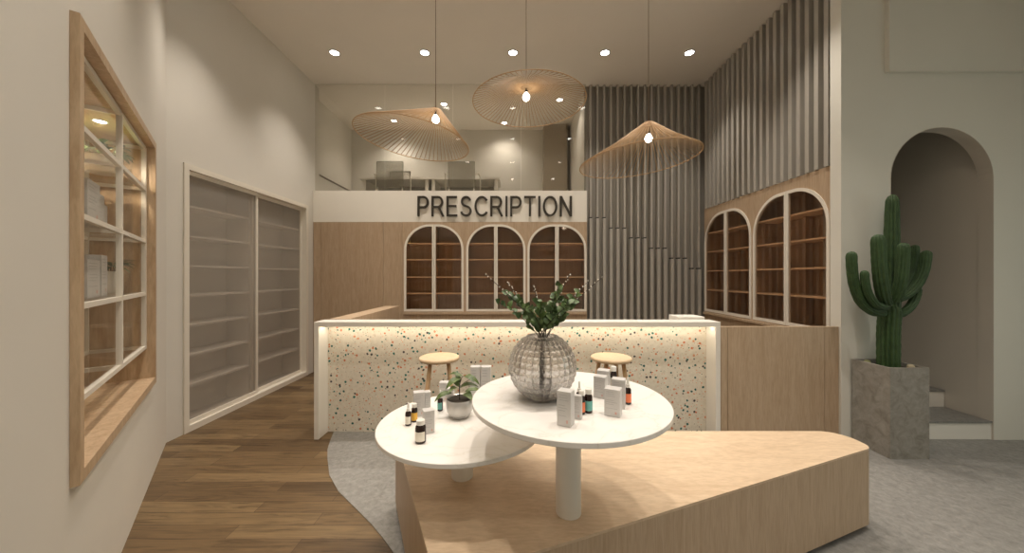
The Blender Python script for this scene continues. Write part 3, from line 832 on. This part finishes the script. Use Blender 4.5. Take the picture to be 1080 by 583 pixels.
# ------------------------------------------------------------------ cactus
pl_ = thing('concrete_planter', 'tall square concrete planter by the arched doorway', 'planter', (3.258,2.995,.0045))
MB().prism(rect(-.16,-.161,.16,.161), [rect(-.142,-.143,.142,.143)], 0.03, .746, XY).build('planter_wall', CONC, pl_)
MB().box((-.1598,-.1608,0), (.1598,.1608,.0299)).build('planter_base', CONC, pl_)
MB().box((-.1418,-.1428,.60), (.1418,.1428,.715)).build('soil', SOIL, pl_)
ca = thing('cactus', 'tall green many-armed cactus in the concrete planter', 'cactus', (3.258,2.995,.72))
co = Vector((3.258,2.995,.72))
def cpath(pts, n=26):
    # Catmull-Rom
    P = [Vector(p) for p in pts]; P = [P[0]*2-P[1]]+P+[P[-1]*2-P[-2]]; out = []
    for i in range(1, len(P)-2):
        for k in range(n//(len(P)-3)+1):
            t = k/(n//(len(P)-3)+1)
            out.append(.5*((2*P[i])+(P[i+1]-P[i-1])*t+(2*P[i-1]-5*P[i]+4*P[i+1]-P[i+2])*t*t+(3*P[i]-P[i-1]-3*P[i+1]+P[i+2])*t**3))
    out.append(P[-2]); return out
def ribbed(path, r, nribs, name, parent, taper0=1., taper1=1.):
    n = len(path); L_ = sum((path[i+1]-path[i]).length for i in range(n-1)); rr = []; s = 0
    for i in range(n):
        e = L_-s
        q = r*(taper0+(1-taper0)*min(1, s/(r*2.5)))*(1+(taper1-1)*s/L_)
        if e < r*1.1: q *= math.sqrt(max(0.003, 1-(1-e/(r*1.1))**2))
        rr.append(q)
        if i < n-1: s += (path[i+1]-path[i]).length
    # refine the tip
    d = (path[-1]-path[-2]).normalized(); pts = list(path[:-1]); rs = rr[:-1]
    last = pts[-1]; e0 = (path[-1]-last).length
    for k in range(1, 6):
        p = last+d*e0*k/5; e = e0*(1-k/5); pts.append(p)
        rs.append(r*taper1*math.sqrt(max(.002, 1-(1-min(1, e/(r*1.1)))**2)) if e < r*1.1 else r*taper1)
    mb = MB(); mb.tube(pts, rs, nribs*8, rib=lambda a, i: .82+.22*abs(math.cos(a*nribs/2))**.7 + .02*math.sin(i*2.1))
    return mb.build(name, CACT, parent)
def cp(L): return cpath([pz(px, py, Y)-co for px, py, Y in L])
V3 = Vector
ribbed(cpath([V3((0,0,-.02)), V3((-.001,0,.12)), V3((0,0,.30)), V3((.008,0,.42)), V3((.02,0,.54))], 26), .072, 14, 'trunk', ca)
ribbed(cp([(939,334,3.01),(939,318,3.03),(940,290,3.04),(940.5,250,3.04),(941,205,3.04)]), .066, 11, 'crown_stem', ca, 1., .64)
arms = [([(932,330,2.97),(920,328,2.95),(908,318,2.94),(901,300,2.94),(898.5,282,2.94),(898,265,2.94)], .043),
        ([(934,324,2.93),(924,321,2.90),(916,310,2.89),(912.5,297,2.89),(911.5,285,2.89)], .034),
        ([(935,320,2.94),(931,309,2.90),(928,290,2.88),(926.5,268,2.88),(926,247,2.88)], .055),
        ([(941,318,2.94),(947,308,2.90),(951,290,2.88),(952.5,272,2.88),(953,256,2.88)], .048),
        ([(946,316,3.0),(957,310,3.0),(967,300,2.99),(974,285,2.98),(977.5,264,2.98)], .043),
        ([(944,314,3.05),(954,304,3.08),(961,288,3.09),(964.5,272,3.09),(965,258,3.09)], .036),
        ([(943,332,3.0),(952,330,3.0),(961,322,3.01),(966,311,3.02),(967,302,3.02)], .038)]
for L, r in arms: ribbed(cp(L), r*.84, 10, 'arm', ca, .85)
def pebble(x, y, z, s, m, label, seed):
    rnd = random.Random(seed); V, F = [], []
    mb = MB(); mb.lathe([(0,-1),(.5,-.86),(.87,-.5),(1,0),(.87,.5),(.5,.86),(0,1)], 14)
    mb.v = [(p[0]*s[0]*(1+rnd.uniform(-.06,.06)), p[1]*s[1]*(1+rnd.uniform(-.06,.06)), p[2]*s[2]*(1+rnd.uniform(-.04,.04))) for p in mb.v]
    o = mb.build('pebble', m); o.location = (x,y,z); tag(o, label, 'pebble')
pebble(3.37,2.925,.738,(.030,.022,.020),STONE,'cream pebble in the planter right of the cactus',1)
pebble(3.157,3.075,.738,(.026,.026,.022),STONEG,'olive green pebble in the planter left of the cactus',2)

# ------------------------------------------------------------------ pendants
def pendant(label, C0, Rr, tiltx, tilty, apex, prof, nw, bulbz):
    """C0 rim centre world; apex world; prof: fractions (u along rim->apex, lift)"""
    C0 = Vector(C0); apex = Vector(apex)
    t = thing('pendant_lamp', label, 'lamp', tuple(apex))
    rot = Matrix.Rotation(tilty, 3, 'Y') @ Matrix.Rotation(tiltx, 3, 'X')
    sh = MB(); n = nw
    rim = [rot @ Vector((Rr*math.cos(2*PI*i/n), Rr*math.sin(2*PI*i/n), 0))+C0-apex for i in range(n)]
    sh.tube(rim, .0042, 8, closed=True)
    hub = [Vector((.045*math.cos(2*PI*i/n), .045*math.sin(2*PI*i/n), -.006)) for i in range(n)]
    for i in range(n):
        a = rim[i]; b = hub[i]
        pts = [a]+[a.lerp(b, u)+Vector((0,0,l)) for u, l in prof]+[b]
        sh.tube(pts, .0027, 5)
    sh.tube(hub[::max(1, n//24)], .004, 6, closed=True)
    sh.build('lamp_shade', BRASS, t)
    MB().lathe([(0,0),(.043,-.002),(.046,-.008),(.043,-.012),(0,-.012)], 28).build('hub_disc', BRASS, t)
    MB().tube([(0,0,0), (0,0,HC-apex.z-.015)], .0028, 6).build('cord', CORD, t)
    MB().lathe([(0,-.014),(.05,-.014),(.05,.0),(0,.0)], 28, Matrix.Translation((0,0,HC-apex.z-.001))).build('ceiling_rose', BRASS, t)
    MB().lathe([(0,0),(.013,0),(.014,-.028),(0,-.03)], 16, Matrix.Translation((0,0,-.012-bulbz+.06))).build('socket', DARK, t)
    if bulbz > .062: MB().tube([(0,0,-.012), (0,0,-.012-bulbz+.06)], .003, 6).build('bulb_cord', DARK, t)
    rb_ = .031
    MB().lathe([(0,-rb_)]+[(rb_*math.sin(R(a)), -rb_*math.cos(R(a))) for a in range(15,150,15)]+[(.013,.040),(0,.041)], 24,
               Matrix.Translation((0,0,-.012-bulbz))).build('bulb', GLOW, t)
    li = bpy.data.lights.new('bulb_light', 'POINT'); li.energy = 1.0; li.color = (1,.86,.66); li.shadow_soft_size = .045
    lo = bpy.data.objects.new('bulb_light', li); col.objects.link(lo); lo.parent = t; lo.location = (0,0,-.012-bulbz-.09)
    return t
pendant('left wire pendant lamp tilted down to the right', pz(435.7,148,3.0), .482, R(-1), R(7.5), pz(459.5,115.5,3.0), [], 66, .075)
pendant('middle flat wire pendant lamp hanging highest', pz(558,108.5,3.0), .485, R(0), R(-1), pz(555,92,3.0), [(.25,.006),(.5,.022),(.66,.032),(.8,.026)], 72, .075)
pendant('right wire pendant lamp in front of the grey slats', pz(673,170,3.0), .498, R(0), R(-5), pz(684,129.5,3.0), [(.5,-.012)], 66, .125)

# ------------------------------------------------------------------ downlights
def spot(e, size, blend, colr, parent, loc, rad=.04):
    li = bpy.data.lights.new('lamp', 'SPOT'); li.energy = e; li.spot_size = R(size); li.spot_blend = blend; li.color = colr; li.shadow_soft_size = rad
    o = bpy.data.objects.new('lamp', li); col.objects.link(o); o.parent = parent; o.location = loc; return o
def downlight(x, y, label, e=60., group=None, zc=HC, rad=.055, size=88):
    t = thing('downlight', label, 'lamp', (x,y,zc-.001), 0, group)
    MB().lathe([(rad,0),(rad*1.22,0),(rad*1.22,-.004),(rad*1.06,-.008),(rad,-.004),(rad,0)], 32).build('bezel', DARK, t, 40)
    MB().lathe([(0,-.001),(rad*.99,-.001),(rad*.99,-.0035),(0,-.0035)], 32).build('lens', LAMPG, t, 40)
    spot(e, size, .9, (1,.90,.79), t, (0,0,-.014))
    return t
names = ['leftmost lit downlight in the ceiling row', 'second lit downlight from the left in the ceiling row', 'lit downlight in the middle of the ceiling row',
         'lit downlight above the right pendant in the ceiling row', 'rightmost lit downlight in the ceiling row']
XS = [-2.41,-1.185,.012,1.262,2.41]
E0 = 118.
for x, nme in zip(XS, names): downlight(x, 4.70, nme, E0)
for y in (3.30, 1.74, .2, -1.6):
    for x in XS:
        if y == 1.74 and x < -2: continue
        if y < 1 and x < -1: continue
        e = E0  # rearmost rows are added out of view, with wide beams for ambient fill
        downlight(x, y, 'round downlight nearer the entrance than the visible ceiling row, rearmost rows added as fill', e*(.42 if y < 1 else 1.05), 'downlights nearer the entrance', size=(155 if y < 1 else 88))
for y in (1.6,-.4): 
    downlight(4.0, y, 'round downlight nearer the entrance than the visible ceiling row, rearmost rows added as fill', E0*.25, 'downlights nearer the entrance')
for i, (x, y) in enumerate([(-2.3,6.75),(-.15,6.85),(-1.2,6.1),(.82,5.95)]):  # last one is added to brighten the dark right side wall
    downlight(x, y, ['mezzanine downlight over the left desk end','mezzanine downlight near the column','mezzanine downlight nearest the glass','mezzanine downlight added to brighten the right side wall'][i], [55,38,55,22][i], None, HC, .05, 130)
nd = thing('niche_downlight', 'small lit downlight in the niche ceiling', 'lamp', nloc(1.20,-.157,Z1-TH-.001), KA)
MB().lathe([(.028,0),(.035,0),(.035,-.004),(.028,-.004),(.028,0)], 24).build('bezel', WHITE, nd)
MB().lathe([(0,-.001),(.0275,-.001),(.0275,-.003),(0,-.003)], 24).build('lens', LAMPG, nd)
spot(20, 165, .6, (1,.84,.64), nd, (0,0,-.012), .025)

# ------------------------------------------------------------------ mezzanine furniture
MF = 2.585
dk = thing('office_desk', 'long white desk in the glazed mezzanine office', 'desk', (-1.52,6.7,MF))
MB().bbox((-1.29,-.3,.71), (1.29,.3,.745), .003).build('desktop', WHITE, dk)
for x in (-1.22,-.62,-.06,.06,.62,1.22):
    if abs(x) > 1 or abs(x) < .1: MB().box((x-.03,-.28,.001), (x+.03,.28,.709)).build('leg', WHITE, dk)
MB().box((-1.18,.20,.25), (1.18,.22,.70)).build('modesty_panel', SLAT, dk)
def chair(x, label):
    t = thing('office_chair', label, 'chair', (x,6.15,MF), 0, 'mezzanine desk chairs')
    MB().bbox((-.24,-.03,.46), (.24,0,.96), .02).build('backrest', ACRYL, t)
    MB().bbox((-.24,0.001,.42), (.24,.45,.458), .015).build('seat', ACRYL, t)
    for s in (-1, 1):
        MB().tube([(s*.25,-.01,.72),(s*.29,.03,.76),(s*.31,.12,.74),(s*.315,.16,.66),(s*.315,.16,.01)], .011, 8).build('armrest', WMETAL, t)
        MB().tube([(s*.22,-.015,.5),(s*.22,-.015,.01)], .011, 8).build('leg', WMETAL, t)
chair(-2.165,'left frosted chair at the mezzanine desk beside the dark monitor')
chair(-.895,'right frosted chair at the mezzanine desk near the pendant lamp')
mo = thing('monitor', 'small dark-framed screen on the mezzanine desk', 'monitor', (-2.15,6.66,MF+.746))
MB().prism(rect(-.2,.03,.2,.19), [rect(-.188,.042,.188,.178)], -.008, .008, XZ(0)).build('bezel', DARK, mo)
MB().box((-.188,-.003,.042), (.188,.007,.178)).build('screen', WHITE, mo)
MB().box((-.06,-.05,0), (.06,.05,.008)).build('stand', DARK, mo); MB().box((-.012,.009,.008), (.012,.02,.12)).build('neck', DARK, mo)
for x, lab in ((-1.66,'small dark desk phone on the mezzanine desk'),(-1.12,'small dark stapler beside the right mezzanine chair')):
    o = MB().add([(-.06,-.03,0),(.06,-.03,0),(.06,.03,0),(-.06,.03,0),(-.05,-.025,.045),(.06,-.025,.02),(.06,.025,.02),(-.05,.025,.045)],
         [(0,3,2,1),(4,5,6,7),(0,1,5,4),(1,2,6,5),(2,3,7,6),(3,0,4,7)]).build('desk_phone' if x < -1.5 else 'stapler', DARK)
    o.location = (x,6.6,MF+.746); tag(o, lab, 'phone' if x < -1.5 else 'stapler')

# ------------------------------------------------------------------ daylight and world
w = bpy.data.worlds.new('World'); sc.world = w; w.use_nodes = True
bgn = w.node_tree.nodes['Background']; bgn.inputs[0].default_value = (.90, .97, .88, 1); bgn.inputs[1].default_value = .75
# ------------------------------------------------------------------ camera
cam = bpy.data.cameras.new('camera'); cam.sensor_width = 36; cam.lens = 36*365/1080; cam.clip_start = .02
cobj = bpy.data.objects.new('camera', cam); col.objects.link(cobj); cobj.location = (0,0,1.5); cobj.rotation_euler = (PI/2,0,0)
sc.camera = cobj
sc.view_settings.view_transform = 'Standard'; sc.view_settings.look = 'None'; sc.view_settings.gamma = 1; sc.view_settings.exposure = 0.2
sc.view_settings.use_curve_mapping = False
sc.cycles.use_denoising = True
sc.cycles.max_bounces = 10; sc.cycles.diffuse_bounces = 5; sc.cycles.transparent_max_bounces = 24; sc.cycles.transmission_bounces = 8
sc.cycles.caustics_reflective = False; sc.cycles.caustics_refractive = False
sc.cycles.sample_clamp_indirect = 6
